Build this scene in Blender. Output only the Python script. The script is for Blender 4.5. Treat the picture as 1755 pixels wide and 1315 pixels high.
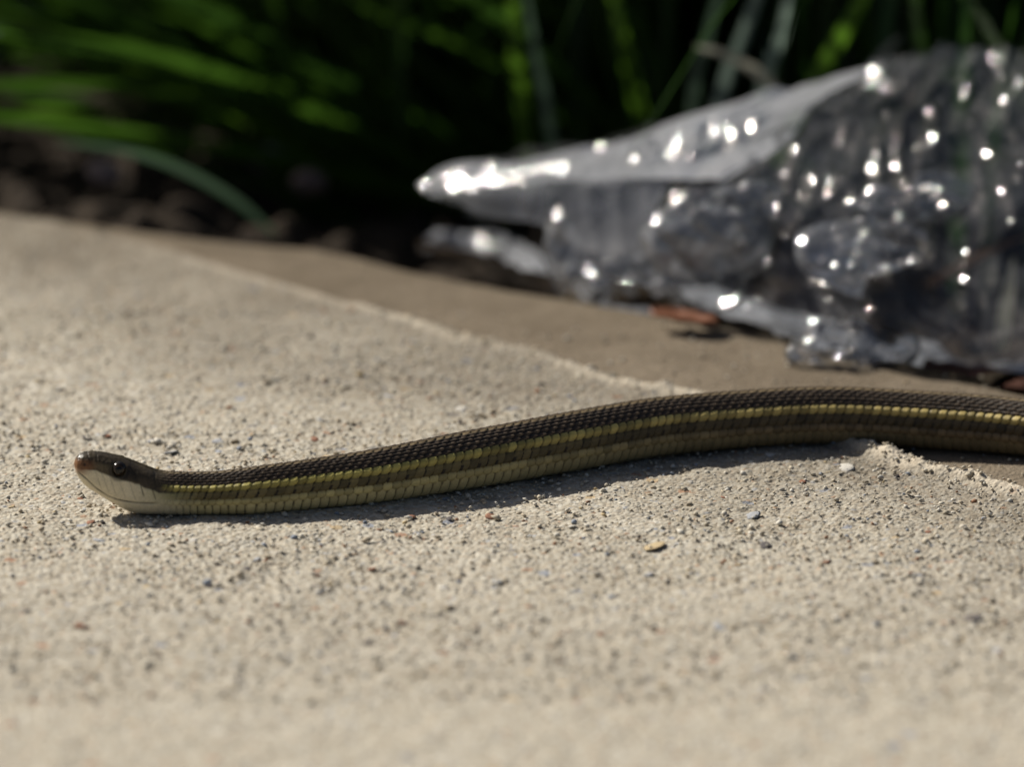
import bpy, math, random
import numpy as np
from mathutils import Vector, Matrix

for o in list(bpy.data.objects): bpy.data.objects.remove(o)
SC = bpy.context.scene
COL = SC.collection
rng = np.random.default_rng(7)
random.seed(7)

# ------------------------------------------------------------------ camera
PITCH = math.radians(15.0)
DIST = 1.70                      # camera to the slab along the optical axis
FPX = 14400.0                    # focal length in photo pixels (1755 wide)
CAM = Vector((0, -DIST*math.cos(PITCH), DIST*math.sin(PITCH)))
cam_d = bpy.data.cameras.new('camera'); cam = bpy.data.objects.new('camera', cam_d); COL.objects.link(cam)
cam.location = CAM; cam.rotation_euler = (math.radians(90)-PITCH, 0, 0)
cam_d.sensor_width = 36; cam_d.lens = FPX*36/1755
cam_d.clip_start = 0.05; cam_d.clip_end = 500
cam_d.dof.use_dof = True; cam_d.dof.focus_distance = 1.618; cam_d.dof.aperture_fstop = 11.0
SC.camera = cam
# ------------------------------------------------------------------ sky, sun, exposure
SUN_EL = math.radians(40.5); SUN_AZ = math.radians(-53)      # behind and to the left
w = bpy.data.worlds.new('World'); SC.world = w; w.use_nodes = True
nt = w.node_tree; sky = nt.nodes.new('ShaderNodeTexSky'); sky.sky_type = 'NISHITA'; sky.sun_disc = False
sky.dust_density = 3.0; sky.ozone_density = 0.4; sky.air_density = 0.8; sky.sun_elevation = SUN_EL; sky.sun_rotation = SUN_AZ
nt.links.new(sky.outputs[0], nt.nodes['Background'].inputs[0]); nt.nodes['Background'].inputs[1].default_value = 0.05
sd = bpy.data.lights.new('sun', 'SUN'); sun = bpy.data.objects.new('sun', sd); COL.objects.link(sun)
sd.energy = 5.0; sd.angle = math.radians(0.5); sd.color = (1, 0.945, 0.85)
SUNV = Vector((math.sin(SUN_AZ)*math.cos(SUN_EL), math.cos(SUN_AZ)*math.cos(SUN_EL), math.sin(SUN_EL)))
sun.rotation_euler = SUNV.to_track_quat('Z', 'Y').to_euler(); sun.location = SUNV*3
vs = SC.view_settings; SC.display_settings.display_device = 'sRGB'
vs.view_transform = 'Standard'; vs.look = 'None'; vs.gamma = 1; vs.exposure = 0.27; vs.use_curve_mapping = False
SC.render.engine = 'CYCLES'; SC.cycles.use_denoising = True
SC.cycles.max_bounces = 10; SC.cycles.transparent_max_bounces = 24; SC.cycles.sample_clamp_indirect = 4.0
SC.cycles.caustics_reflective = False; SC.cycles.caustics_refractive = False

# ------------------------------------------------------------------ pixel to place
cp, sp = math.cos(PITCH), math.sin(PITCH)
def ray(px, py):
    a = (px-877.5)/FPX; b = (657.5-py)/FPX
    return Vector((a, cp+b*sp, -sp+b*cp))
def ground(px, py, z=0.0):           # where the line of sight meets the level z
    d = ray(px, py); t = (z-CAM.z)/d.z
    return CAM + d*t
def at_depth(px, py, Y):             # where it meets the vertical plane at depth Y
    d = ray(px, py); t = (Y-CAM.y)/d.y
    return CAM + d*t

# ------------------------------------------------------------------ numeric helpers
def _h(ix, iy, iz, seed):
    n = (ix.astype(np.int64)*374761393 + iy.astype(np.int64)*668265263 + iz.astype(np.int64)*2147483647 + seed*974711) & 0xffffffff
    n = ((n ^ (n >> 13))*1274126177) & 0xffffffff
    n = ((n ^ (n >> 15))*2246822519) & 0xffffffff
    n = n ^ (n >> 16)
    return (n & 0xffffff)/float(0xffffff)
def noise(x, y, z=None, seed=0):
    x = np.asarray(x, float); y = np.asarray(y, float); z = np.zeros_like(x) if z is None else np.asarray(z, float)
    ix, iy, iz = np.floor(x), np.floor(y), np.floor(z)
    fx, fy, fz = x-ix, y-iy, z-iz
    fx, fy, fz = (f*f*(3-2*f) for f in (fx, fy, fz))
    r = 0
    for dx in (0, 1):
        for dy in (0, 1):
            for dz in (0, 1):
                wgt = (fx if dx else 1-fx)*(fy if dy else 1-fy)*(fz if dz else 1-fz)
                r = r + wgt*_h(ix+dx, iy+dy, iz+dz, seed)
    return r*2-1
def worley(x, y, seed=0):            # F1, F2, random id of the nearest cell point
    ix, iy = np.floor(x), np.floor(y); z0 = np.zeros_like(ix)
    f1 = np.full(x.shape, 9.0); f2 = np.full(x.shape, 9.0); idr = np.zeros(x.shape)
    for dx in (-1, 0, 1):
        for dy in (-1, 0, 1):
            cx, cy = ix+dx, iy+dy
            d = np.hypot(cx+_h(cx, cy, z0, seed)-x, cy+_h(cx, cy, z0, seed+1)-y)
            r = _h(cx, cy, z0, seed+2)
            near = d < f1
            f2 = np.where(near, f1, np.minimum(f2, d)); idr = np.where(near, r, idr); f1 = np.where(near, d, f1)
    return f1, f2, idr
def sstep(a, b, x):
    t = np.clip((x-a)/(b-a), 0, 1); return t*t*(3-2*t)
def grid_faces(nu, nv, wrap=False):
    i = np.arange(nu-1)[:, None]; j = np.arange(nv if wrap else nv-1)[None, :]; j2 = (j+1) % nv
    return np.stack([i*nv+j, (i+1)*nv+j, (i+1)*nv+j2, i*nv+j2], -1).reshape(-1, 4)
def mesh_np(name, verts, faces, smooth=True):
    me = bpy.data.meshes.new(name); faces = np.asarray(faces); k = faces.shape[1]
    me.vertices.add(len(verts)); me.vertices.foreach_set('co', np.asarray(verts, np.float32).ravel())
    me.loops.add(faces.size); me.loops.foreach_set('vertex_index', faces.astype(np.int32).ravel())
    me.polygons.add(len(faces)); me.polygons.foreach_set('loop_start', np.arange(0, faces.size, k, dtype=np.int32))
    me.polygons.foreach_set('loop_total', np.full(len(faces), k, np.int32))
    me.polygons.foreach_set('use_smooth', np.full(len(faces), smooth))
    me.update(calc_edges=True); me.validate()
    return me
def set_col(me, name, arr):
    a = me.attributes.new(name, 'FLOAT_COLOR', 'POINT'); c = np.ones((len(me.vertices), 4), np.float32); c[:, :arr.shape[1]] = arr
    a.data.foreach_set('color', c.ravel())
def set_f(me, name, arr):
    a = me.attributes.new(name, 'FLOAT', 'POINT'); a.data.foreach_set('value', np.asarray(arr, np.float32).ravel())
def obj(name, me, mat=None, parent=None, **props):
    o = bpy.data.objects.new(name, me); COL.objects.link(o)
    if mat is not None: me.materials.clear(); me.materials.append(mat)
    if parent is not None: o.parent = parent
    for k, v in props.items(): o[k] = v
    return o
def empty(name, loc=(0, 0, 0), **props):
    o = bpy.data.objects.new(name, None); o.empty_display_size = 0.01; COL.objects.link(o); o.location = loc
    for k, v in props.items(): o[k] = v
    return o
def catmull(P, n):
    P = np.asarray(P, float); Q = np.vstack([2*P[0]-P[1], P, 2*P[-1]-P[-2]])
    t = np.linspace(0, len(P)-1, n); i = np.minimum(t.astype(int), len(P)-2); f = (t-i)[:, None]
    a, b, c, d = Q[i], Q[i+1], Q[i+2], Q[i+3]
    return .5*((2*b)+(c-a)*f+(2*a-5*b+4*c-d)*f**2+(3*b-a-3*c+d)*f**3)

# ------------------------------------------------------------------ material helper
class Mat:
    def __init__(s, name):
        s.m = bpy.data.materials.new(name); s.m.use_nodes = True; s.t = s.m.node_tree; s.t.nodes.clear()
        s.out = s.n('OutputMaterial')
    def n(s, typ, **kw):
        nd = s.t.nodes.new('ShaderNode'+typ)
        for k, v in kw.items(): setattr(nd, k, v)
        return nd
    def l(s, a, b): s.t.links.new(a, b)
    def inp(s, nd, key, v):
        if hasattr(v, 'is_linked') or hasattr(v, 'links'): s.l(v, nd.inputs[key])
        else: nd.inputs[key].default_value = v
    def attr(s, name): return s.n('Attribute', attribute_name=name)
    def coord(s): return s.n('TexCoord').outputs['Object']
    def noise(s, vec, scale, detail=4, rough=.6):
        nd = s.n('TexNoise'); s.l(vec, nd.inputs['Vector']); nd.inputs['Scale'].default_value = scale
        nd.inputs['Detail'].default_value = detail; nd.inputs['Roughness'].default_value = rough; return nd.outputs['Fac']
    def voro(s, vec, scale, feature='F1'):
        nd = s.n('TexVoronoi', feature=feature); s.l(vec, nd.inputs['Vector']); nd.inputs['Scale'].default_value = scale; return nd
    def ramp(s, fac, stops, interp='LINEAR'):
        nd = s.n('ValToRGB'); s.l(fac, nd.inputs[0]); cr = nd.color_ramp; cr.interpolation = interp
        while len(cr.elements) < len(stops): cr.elements.new(.5)
        for e, (p, c) in zip(cr.elements, stops):
            e.position = p; e.color = tuple(c)+(1,) if not np.isscalar(c) else (c, c, c, 1)
        return nd.outputs[0]
    def mix(s, fac, a, b, mode='MIX'):
        nd = s.n('Mix', data_type='RGBA', blend_type=mode); s.inp(nd, 0, fac)
        for k, v in ((6, a), (7, b)):
            if isinstance(v, tuple): nd.inputs[k].default_value = v+(1,) if len(v) == 3 else v
            else: s.l(v, nd.inputs[k])
        return nd.outputs[2]
    def math(s, op, a, b=0.0):
        nd = s.n('Math', operation=op); s.inp(nd, 0, a); s.inp(nd, 1, b); return nd.outputs[0]
    def bump(s, h, dist, strength=1.0, normal=None):
        nd = s.n('Bump'); s.l(h, nd.inputs['Height']); nd.inputs['Distance'].default_value = dist; nd.inputs['Strength'].default_value = strength
        if normal is not None: s.l(normal, nd.inputs['Normal'])
        return nd.outputs[0]
    def bsdf(s, color, rough=.6, normal=None, spec=.5, **kw):
        nd = s.n('BsdfPrincipled')
        if isinstance(color, tuple): nd.inputs['Base Color'].default_value = color+(1,)
        else: s.l(color, nd.inputs['Base Color'])
        s.inp(nd, 'Roughness', rough); s.inp(nd, 'Specular IOR Level', spec)
        if normal is not None: s.l(normal, nd.inputs['Normal'])
        for k, v in kw.items(): s.inp(nd, k, v)
        return nd.outputs[0]
    def done(s, sh): s.l(sh, s.out.inputs['Surface']); return s.m

# concrete: sand-and-cement mortar with coloured aggregate
def concrete_material():
    m = Mat('concrete'); c = m.coord()
    strip = m.attr('strip').outputs['Fac']
    mot = m.noise(c, 45, 5, .62); fine = m.noise(c, 700, 4, .7)
    base = m.ramp(mot, [(.3, (.345, .318, .258)), (.55, (.415, .388, .325)), (.75, (.46, .432, .37))])
    base = m.mix(m.math('MULTIPLY', m.ramp(fine, [(.3, 1.), (.62, 0.)]), .35), base, (.24, .205, .15), 'MIX')
    v1 = m.voro(c, 1150); sep = m.n('SeparateColor'); m.l(v1.outputs['Color'], sep.inputs[0])
    gr = m.ramp(sep.outputs[0], [(0., (.25, .21, .16)), (.05, (.36, .30, .22)), (.45, (.47, .43, .35)), (.8, (.52, .49, .42)), (.95, (.60, .57, .50)), (.965, (.34, .16, .07)), (.98, (.30, .33, .38)), (.99, (.12, .11, .11))], 'CONSTANT')
    base = m.mix(.52, base, gr)
    v2 = m.voro(c, 330); sep2 = m.n('SeparateColor'); m.l(v2.outputs['Color'], sep2.inputs[0])
    chip = m.ramp(sep2.outputs[1], [(0., (.33, .17, .10)), (.25, (.24, .27, .33)), (.5, (.46, .34, .19)), (.7, (.2, .19, .18)), (.85, (.58, .55, .48))], 'CONSTANT')
    isch = m.math('MULTIPLY', m.math('GREATER_THAN', sep2.outputs[0], .955), m.math('LESS_THAN', v2.outputs['Distance'], .42))
    base = m.mix(m.math('MULTIPLY', isch, .75), base, chip)
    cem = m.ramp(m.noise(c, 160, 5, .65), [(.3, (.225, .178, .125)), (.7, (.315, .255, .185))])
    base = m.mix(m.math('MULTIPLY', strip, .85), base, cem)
    edge_shade = m.math('MULTIPLY', m.attr('edge_shade').outputs['Fac'], m.ramp(m.noise(c, 28, 5, .7), [(.3, .55), (.7, 1.)]))
    base = m.mix(m.math('MULTIPLY', edge_shade, .95), base, (.085, .064, .040))  # soft shade towards the far slab edge, painted into the concrete colour
    base = m.mix(m.math('MULTIPLY', m.attr('burr').outputs['Fac'], .95), base, (.60, .53, .42))
    nb = m.bump(v1.outputs['Distance'], -.00035, .8)
    nb = m.bump(fine, .0004, .6, nb)
    return m.done(m.bsdf(base, .92, nb, .2))
M_CONC = concrete_material()

# ------------------------------------------------------------------ slab outline from the photograph
EDGE_PX = [(-240, 312), (0, 338), (200, 364), (400, 388), (560, 400), (650, 418), (750, 443), (900, 470), (1100, 502), (1300, 538), (1500, 582), (1755, 640)]
EDGE = np.array([ground(*p)[:2] for p in EDGE_PX])
d_ = EDGE[-1]-EDGE[-2]; d_ /= np.hypot(*d_)
EDGE = np.vstack([[EDGE[0]+[-1.5, .35]], EDGE, [EDGE[-1]+d_*2.0]])
RIDGE_PX = [(-240, 338), (0, 372), (200, 412), (330, 445), (471, 488), (640, 536), (813, 590), (1000, 637), (1155, 680), (1320, 727), (1480, 772), (1600, 806), (1755, 851)]
RIDGE = np.array([ground(*p)[:2] for p in RIDGE_PX])
RIDGE = np.vstack([[RIDGE[0]+[-1.5, .3]], RIDGE, [RIDGE[-1]+d_*2.0]])
def dist_poly(x, y, P):              # signed distance, positive on the far side
    best = np.full(x.shape, 1e9); sg = np.ones(x.shape); tt = np.zeros(x.shape)
    for k in range(len(P)-1):
        a, b = P[k], P[k+1]; e = b-a; L2 = e@e
        t = np.clip(((x-a[0])*e[0]+(y-a[1])*e[1])/L2, 0, 1)
        d = np.hypot(x-a[0]-t*e[0], y-a[1]-t*e[1]); s = np.sign(e[0]*(y-a[1])-e[1]*(x-a[0]))
        m = d < best; best = np.where(m, d, best); sg = np.where(m, s, sg); tt = np.where(m, k+t, tt)
    return best*sg, tt
def spread(lo, hi, step, out, grow=1.35):
    c = list(np.arange(lo, hi, step)); s = step; a = [lo]
    while a[-1] > out[0]: s *= grow; a.append(a[-1]-s)
    s = step; b = [c[-1]]
    while b[-1] < out[1]: s *= grow; b.append(b[-1]+s)
    return np.array(a[:0:-1]+c+b[1:])
def slab_base(x, y):                 # level without the grain
    de, _ = dist_poly(x, y, EDGE); dr, tr = dist_poly(x, y, RIDGE)
    R = .011; q = np.clip(de+R, 0, None)
    z = np.where(q < R, -(R-np.sqrt(np.clip(R*R-q*q, 0, None))), -R-(q-R)*9)
    z = np.maximum(z, -.07)
    broken = .55+.45*noise(x*55, y*55, seed=31)
    amp = .0021*np.clip(broken, .12, 1)*np.interp(tr, [0, 3, 5, 7, 7.3, 9, 10, 11, 13, 15], [.2, .25, .5, .9, 1.5, 1.4, .6, 1.2, 1.2, .4])
    jag = .0005*noise(x*260, y*260, seed=33)+.0022*noise(x*60, y*60, seed=34)
    t = dr+jag
    z = z + amp*np.exp(-(t/.0025)**2)*(1+.3*noise(x*420, y*420, seed=35)) - .0010*sstep(0, .006, t)
    z = z - .012*np.clip(dr, 0, None)
    return z, de, dr, jag
def build_path():
    xs = spread(-.125, .135, .00036, (-6, 6))
    y0 = np.arange(-.29, -.205, .0008); y1 = np.arange(-.205, .03, .00042); y2 = np.arange(.03, .185, .0009)
    a = [-.29]; s = .0009
    while a[-1] > -6: s *= 1.35; a.append(a[-1]-s)
    b = [y2[-1]]; s = .0009
    while b[-1] < 6: s *= 1.35; b.append(b[-1]+s)
    ys = np.concatenate([a[:0:-1], y0, y1, y2, b[1:]])
    X, Y = np.meshgrid(xs, ys, indexing='ij')
    z, de, dr, jag = slab_base(X, Y)
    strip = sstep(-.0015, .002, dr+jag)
    grain = 0
    for sc, am, seed in ((1/.0019, .00019, 3), (1/.00095, .00027, 13)):
        f1, f2, r = worley(X*sc+.3*noise(X*sc*.7, Y*sc*.7, seed=seed+5), Y*sc, seed)
        grain = grain + am*np.clip(1-(f1/.62)**2, 0, 1)*(.3+.9*r)
    near = (np.abs(X) < .16) & (Y > -.32) & (Y < .21)
    grain = grain + .0003*noise(X*190, Y*190, seed=21) + .0004*noise(X*38, Y*38, seed=22)
    # small pits
    f1, f2, r = worley(X/.006, Y/.006, 41); grain = grain - (.00035)*np.where(r > .8, np.clip(1-(f1/.22)**2, 0, 1), 0)
    z = z + np.where(near, grain*(1-.55*strip), 0)
    me = mesh_np('path', np.stack([X, Y, z], -1).reshape(-1, 3), grid_faces(len(xs), len(ys)))
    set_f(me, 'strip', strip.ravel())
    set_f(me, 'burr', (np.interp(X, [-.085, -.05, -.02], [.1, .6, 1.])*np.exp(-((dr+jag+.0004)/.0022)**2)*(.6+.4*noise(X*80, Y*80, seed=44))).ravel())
    set_f(me, 'edge_shade', sstep(-.150, -.012, de+.02*noise(X*30, Y*30, seed=43)).ravel())  # mask of the painted shade, rising to the slab edge
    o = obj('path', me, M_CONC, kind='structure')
    return o
PATH = build_path()
def slab_z(x, y):
    z = slab_base(np.array([x]), np.array([y]))[0]; return float(z[0])

# ------------------------------------------------------------------ soil behind the slab
def build_soil():
    xs = spread(-.17, .2, .0016, (-150, 150), 1.3); ys = spread(-.03, .42, .0016, (-150, 150), 1.3)
    X, Y = np.meshgrid(xs, ys, indexing='ij')
    de, _ = dist_poly(X, Y, EDGE)
    z = -.022+.010*sstep(.02, -.08, X)*sstep(.12, .0, de) + .010*noise(X*22, Y*22, seed=51)+.004*noise(X*75, Y*75, seed=52)+.002*noise(X*220, Y*220, seed=53)
    f1, f2, r = worley(X/.011, Y/.011, 54); z = z + .005*np.clip(1-(f1/.6)**2, 0, 1)*r
    z = np.where(de < -.02, np.minimum(z, -.08), z)
    z = np.where((np.abs(X) > 1) | (np.abs(Y) > 1), np.where(de < -.02, -.1, -.022), z)
    me = mesh_np('soil', np.stack([X, Y, z], -1).reshape(-1, 3), grid_faces(len(xs), len(ys)))
    m = Mat('soil'); c = m.coord()
    col = m.ramp(m.noise(c, 130, 6, .7), [(.3, (.014, .010, .007)), (.55, (.034, .025, .017)), (.75, (.075, .055, .038))])
    return obj('soil', me, m.done(m.bsdf(col, .95, m.bump(m.noise(c, 500, 4), .001, .8), .15)), kind='structure')
build_soil()

# ------------------------------------------------------------------ grains and chips in the slab
def lump(n_lat, n_lon, seed, flat=.55, bumpy=.28):
    r = np.random.default_rng(seed); V = [(0, 0, -flat)]
    for i in range(1, n_lat):
        th = math.pi*i/n_lat
        for j in range(n_lon):
            ph = 2*math.pi*(j+.5*(i % 2))/n_lon; k = 1+bumpy*(r.random()-.5)*2
            V.append((k*math.sin(th)*math.cos(ph), k*math.sin(th)*math.sin(ph), -flat*math.cos(th)*k))
    V.append((0, 0, flat)); F = []
    for j in range(n_lon): F.append((0, 1+(j+1) % n_lon, 1+j))
    for i in range(n_lat-2):
        for j in range(n_lon):
            a = 1+i*n_lon+j; b = 1+i*n_lon+(j+1) % n_lon
            F += [(a, b, b+n_lon), (a, b+n_lon, a+n_lon)]
    t = 1+(n_lat-2)*n_lon
    for j in range(n_lon): F.append((t+j, t+(j+1) % n_lon, t+n_lon))
    return np.array(V), np.array(F)
def stone_mat(name, c1, c2, rough=.7):
    m = Mat(name); c = m.coord()
    col = m.ramp(m.noise(c, 900, 4), [(.35, c1), (.65, c2)])
    return m.done(m.bsdf(col, rough, m.bump(m.noise(c, 2500, 3), .0002, .6), .35))
CHIP = {'rust': stone_mat('rust_chip', (.25, .10, .055), (.38, .19, .11)), 'blue': stone_mat('slate_chip', (.30, .31, .33), (.42, .43, .45)),
        'ochre': stone_mat('ochre_chip', (.44, .33, .17), (.52, .42, .26)), 'dark': stone_mat('dark_chip', (.07, .06, .06), (.15, .135, .13)),
        'pale': stone_mat('pale_chip', (.50, .47, .41), (.66, .63, .57))}
def build_chips():
    lm = [lump(5, 7, 100+k, .5) for k in range(4)]
    mes = {(k, c): mesh_np('pebble', lm[k][0], lm[k][1]) for k in range(4) for c in CHIP}
    spots = [(140, 1076, 13, 'rust'), (1120, 938, 20, 'ochre'), (1415, 966, 7, 'rust'), (1290, 884, 14, 'blue'), (1312, 937, 10, 'dark'), (690, 1070, 8, 'rust'),
             (262, 757, 14, 'blue'), (375, 757, 13, 'blue'), (293, 777, 13, 'blue'), (298, 762, 6, 'dark'), (150, 752, 13, 'dark'), (185, 749, 7, 'rust'),
             (138, 858, 6, 'rust'), (155, 898, 8, 'rust'), (63, 945, 6, 'rust'), (110, 943, 6, 'rust'), (170, 928, 10, 'blue'), (358, 1005, 6, 'dark'), (422, 978, 6, 'dark'),
             (440, 960, 7, 'blue'), (637, 978, 7, 'rust'), (537, 985, 6, 'dark'), (705, 888, 7, 'rust'), (770, 890, 6, 'dark'), (840, 888, 9, 'rust'), (850, 1000, 12, 'blue'),
             (1110, 987, 10, 'blue'), (1240, 855, 7, 'rust'), (1375, 828, 6, 'rust'), (1235, 1077, 12, 'blue'), (1665, 1062, 16, 'dark'), (1440, 1040, 9, 'dark'), (1560, 985, 6, 'rust'),
             (630, 1102, 9, 'dark'), (680, 1080, 5, 'dark'), (545, 1090, 6, 'ochre'), (40, 1050, 12, 'dark'), (475, 1040, 6, 'rust'), (330, 930, 8, 'pale'), (980, 905, 8, 'pale'),
             (1450, 805, 14, 'pale'), (1320, 783, 12, 'pale'), (553, 722, 14, 'blue'), (540, 755, 8, 'rust'), (790, 704, 12, 'pale'), (760, 746, 7, 'rust'), (670, 682, 12, 'blue'),
             (20, 870, 6, 'ochre'), (380, 895, 7, 'blue'), (495, 905, 6, 'ochre'), (560, 915, 8, 'blue'), (945, 1010, 6, 'dark'), (1030, 1090, 6, 'rust'), (1590, 915, 6, 'rust'),
             (1680, 930, 7, 'blue'), (1500, 900, 6, 'pale'), (900, 965, 7, 'pale'), (760, 1010, 8, 'pale'), (250, 1010, 7, 'ochre'), (90, 1000, 5, 'dark'), (1210, 940, 5, 'dark')]
    for k, (px, py, r, c) in enumerate(spots):
        p = ground(px, py); s = r/8.9*.001
        o = obj('pebble', mes[(k % 4, c)], CHIP[c], PATH)
        flat = .45 if c in ('blue', 'ochre', 'dark') else .6
        o.location = (p.x, p.y, slab_z(p.x, p.y)+(.00015 if flat < .5 else .0002+s*.05)); o.scale = (s, s*random.uniform(1.0, 1.6), min(s*flat, .0007 if flat > .5 else .0004)); o.rotation_euler = (random.uniform(-.25, .25), random.uniform(-.25, .25), random.uniform(-.5, .5))
    # loose sand and crumbs, uncountable
    V = []; F = []; C = []; n0 = 0
    pv, pf = lump(3, 5, 5, .8, .3)
    pal = np.array([[.50, .46, .38], [.44, .39, .30], [.58, .55, .48], [.40, .34, .25], [.26, .14, .08], [.25, .28, .33], [.07, .06, .06], [.46, .36, .2]])
    prob = np.array([.31, .24, .17, .17, .035, .035, .015, .025])
    N = 15000
    x = rng.uniform(-.12, .13, N); y = rng.uniform(-.22, .06, N)
    nr = 350; t = rng.uniform(6, 13, nr); ii = t.astype(int); f = (t-ii)[:, None]
    rp = RIDGE[ii]*(1-f)+RIDGE[ii+1]*f
    x = np.concatenate([x, rp[:, 0]+rng.normal(0, .002, nr)]); y = np.concatenate([y, rp[:, 1]+rng.normal(0, .0025, nr)])
    z, de, dr, jag = slab_base(x, y)
    keep = ((dr < .002) | (rng.random(len(x)) < .12)) & (np.abs(x) < .13); keep[N:] = True
    size = np.clip(rng.lognormal(math.log(.00030), .38, len(x)), .00015, .0009); size[N:] *= 1.0
    ci = rng.choice(len(pal), len(x), p=prob); ci[N:] = rng.choice(4, nr)
    for k in np.nonzero(keep)[0]:
        a = rng.uniform(0, 6.28); q = pv*size[k]*np.array([1, rng.uniform(.8, 1.4), .8]); ca, sa = math.cos(a), math.sin(a)
        V.append(np.stack([q[:, 0]*ca-q[:, 1]*sa+x[k], q[:, 0]*sa+q[:, 1]*ca+y[k], q[:, 2]+z[k]+.00035+size[k]*.2], -1)); F.append(pf+n0); n0 += len(pv)
        C.append(np.repeat(pal[ci[k]][None]*rng.uniform(.8, 1.15), len(pv), 0))
    me = mesh_np('sand_grains', np.concatenate(V), np.concatenate(F)); set_col(me, 'col', np.concatenate(C))
    m = Mat('sand'); obj('sand_grains', me, m.done(m.bsdf(m.attr('col').outputs['Color'], .8, None, .3)), PATH, kind='stuff')
build_chips()

# ------------------------------------------------------------------ the snake
PXMM = 8.97; GY = 882.0
def hpx(z): return GY - z*1000*PXMM*cp          # height on the head back to a photo row
def build_snake():
    contact = [(128, 882), (200, 882), (300, 882), (400, 881), (450, 879), (550, 870), (650, 859), (800, 836), (925, 815), (1100, 784), (1200, 773), (1300, 765), (1400, 759), (1500, 757), (1620, 760), (1755, 769)]
    P = np.array([ground(*p)[:2] for p in contact])
    e = P[-1]; tail = [e+np.array(q) for q in [(.03, -.012), (.06, -.035), (.09, -.065), (.12, -.085), (.16, -.10), (.20, -.12), (.235, -.15), (.27, -.185)]]
    C = catmull(np.vstack([P, tail]), 6000); L = np.concatenate([[0], np.cumsum(np.hypot(*np.diff(C, axis=0).T))]); TOT = L[-1]
    XEND = L[np.argmin(np.abs(C[:, 0]-P[-1, 0]))]
    s = np.concatenate([np.linspace(0, 1, 30)**2*.0012, np.arange(.0013, .024, .00014), np.arange(.024, XEND+.01, .0002), np.arange(XEND+.01, TOT, .0005)])
    cx = np.interp(s, L, C[:, 0]); cy = np.interp(s, L, C[:, 1])
    tx = np.gradient(cx, s); ty = np.gradient(cy, s); n = np.hypot(tx, ty); tx /= n; ty /= n
    # outline of the animal from the side (heights above the slab), along the body
    spx = lambda px: np.interp(ground(px, 882).x, cx[:len(s)//1], s) if px < 900 else np.interp(ground(px, np.interp(px, [c[0] for c in contact], [c[1] for c in contact])).x, cx, s)
    top_px = [(128, 797), (131, 788), (136, 782.5), (145, 778.5), (155, 777), (170, 777.5), (185, 780), (205, 785), (222, 791), (240, 799), (258, 806), (275, 812), (294, 815), (328, 816.5), (373, 815), (442, 806)]
    bot_px = [(128, 799), (131, 812), (136, 821), (145, 833), (155, 841), (170, 850), (185, 859), (205, 871), (220, 878), (235, 881.5), (255, 882.5), (300, 883), (442, 880)]
    st = np.array([spx(p) for p, _ in top_px]); zt = np.array([(np.interp(p, [c[0] for c in contact], [c[1] for c in contact])-v)/PXMM/cp*.001 for p, v in top_px])
    sb = np.array([spx(p) for p, _ in bot_px]); zb = np.array([max(0, (np.interp(p, [c[0] for c in contact], [c[1] for c in contact])-v)/PXMM/cp*.001) for p, v in bot_px])
    sbody = [spx(650), spx(800), spx(950), spx(1200), spx(1500), XEND, XEND+.1, XEND+.2, TOT-.02, TOT]
    hb = [.0096, .0104, .0108, .0108, .0106, .0106, .0098, .0078, .003, .0006]
    st = np.concatenate([st, sbody]); zt = np.concatenate([zt, hb])
    ztop = np.interp(s, st, zt); zbot = np.interp(s, sb, zb, right=0.0)
    def smooth(a, w):
        k = np.hanning(w); k /= k.sum(); ap = np.pad(a, w//2, mode='edge'); return np.convolve(ap, k, 'valid')[:len(a)]
    keep = s < .0035
    ztop = np.where(keep, ztop, smooth(ztop, 31)); zbot = np.where(keep, zbot, smooth(zbot, 31))
    wx = np.array([spx(p) for p in (128, 130, 134, 142, 155, 175, 200, 225, 250, 270, 295, 320, 373, 450)])
    wv = np.array([.0002, .0010, .0017, .0023, .00275, .0031, .0037, .0043, .0047, .0046, .0039, .0037, .0039, .0043])
    W = np.interp(s, np.concatenate([wx, sbody]), np.concatenate([wv, np.array(hb)*.5*1.02]))
    W = np.where(keep, W, smooth(W, 41))
    zc = (ztop+zbot)/2; H = (ztop-zbot)/2
    # angle stations, finer where the scales are small
    half = np.concatenate([np.linspace(0, 58, 16, endpoint=False), np.linspace(58, 127, 38, endpoint=False), np.linspace(127, 180, 46)])
    phi = np.radians(np.concatenate([half, (360-half)[-2:0:-1]])); NV = len(phi)
    S, PHI = np.meshgrid(s, phi, indexing='ij'); deg = np.degrees(PHI); ad = np.where(deg > 180, 360-deg, deg)
    headness = sstep(spx(330), spx(255), S)
    # cross-section: slightly flattened belly; head is boxier on the crown
    ex = 1-.16*sstep(110, 40, ad)
    cph, sph = np.cos(PHI), np.sin(PHI)
    latr = np.sign(sph)*np.abs(sph)**np.where(ad < 90, .82, 1-.18*headness)
    verr = np.sign(-cph)*np.abs(cph)**np.where(ad < 90, .9, 1-.12*headness)
    W = W*(1+.025*noise(s*90, s*0, seed=91)); H = H*(1+.012*noise(s*70, s*0, seed=92))
    lat = W[:, None]*latr; up = zc[:, None]+H[:, None]*verr
    # scales
    RC = {1: (79.5, 17), 2: (98, 22), 3: (118, 19)}
    for k in range(5): RC[4+k] = (132+k*9.2, 9.4)
    RC[9] = (180, 13); RC[10] = (360-RC[8][0], RC[8][1]); RC[11] = (360-RC[7][0], RC[7][1])
    cen = np.array([0]+[RC[k][0] for k in range(1, 12)]); wid = np.array([144]+[RC[k][1] for k in range(1, 12)])
    Pp = np.interp(s, [spx(260), spx(330), spx(450), spx(700), TOT-.1, TOT], [.0011, .00135, .0017, .00195, .0019, .001])
    U = np.concatenate([[0], np.cumsum(np.diff(s)/((Pp[1:]+Pp[:-1])/2))])[:, None]+0*PHI
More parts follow.
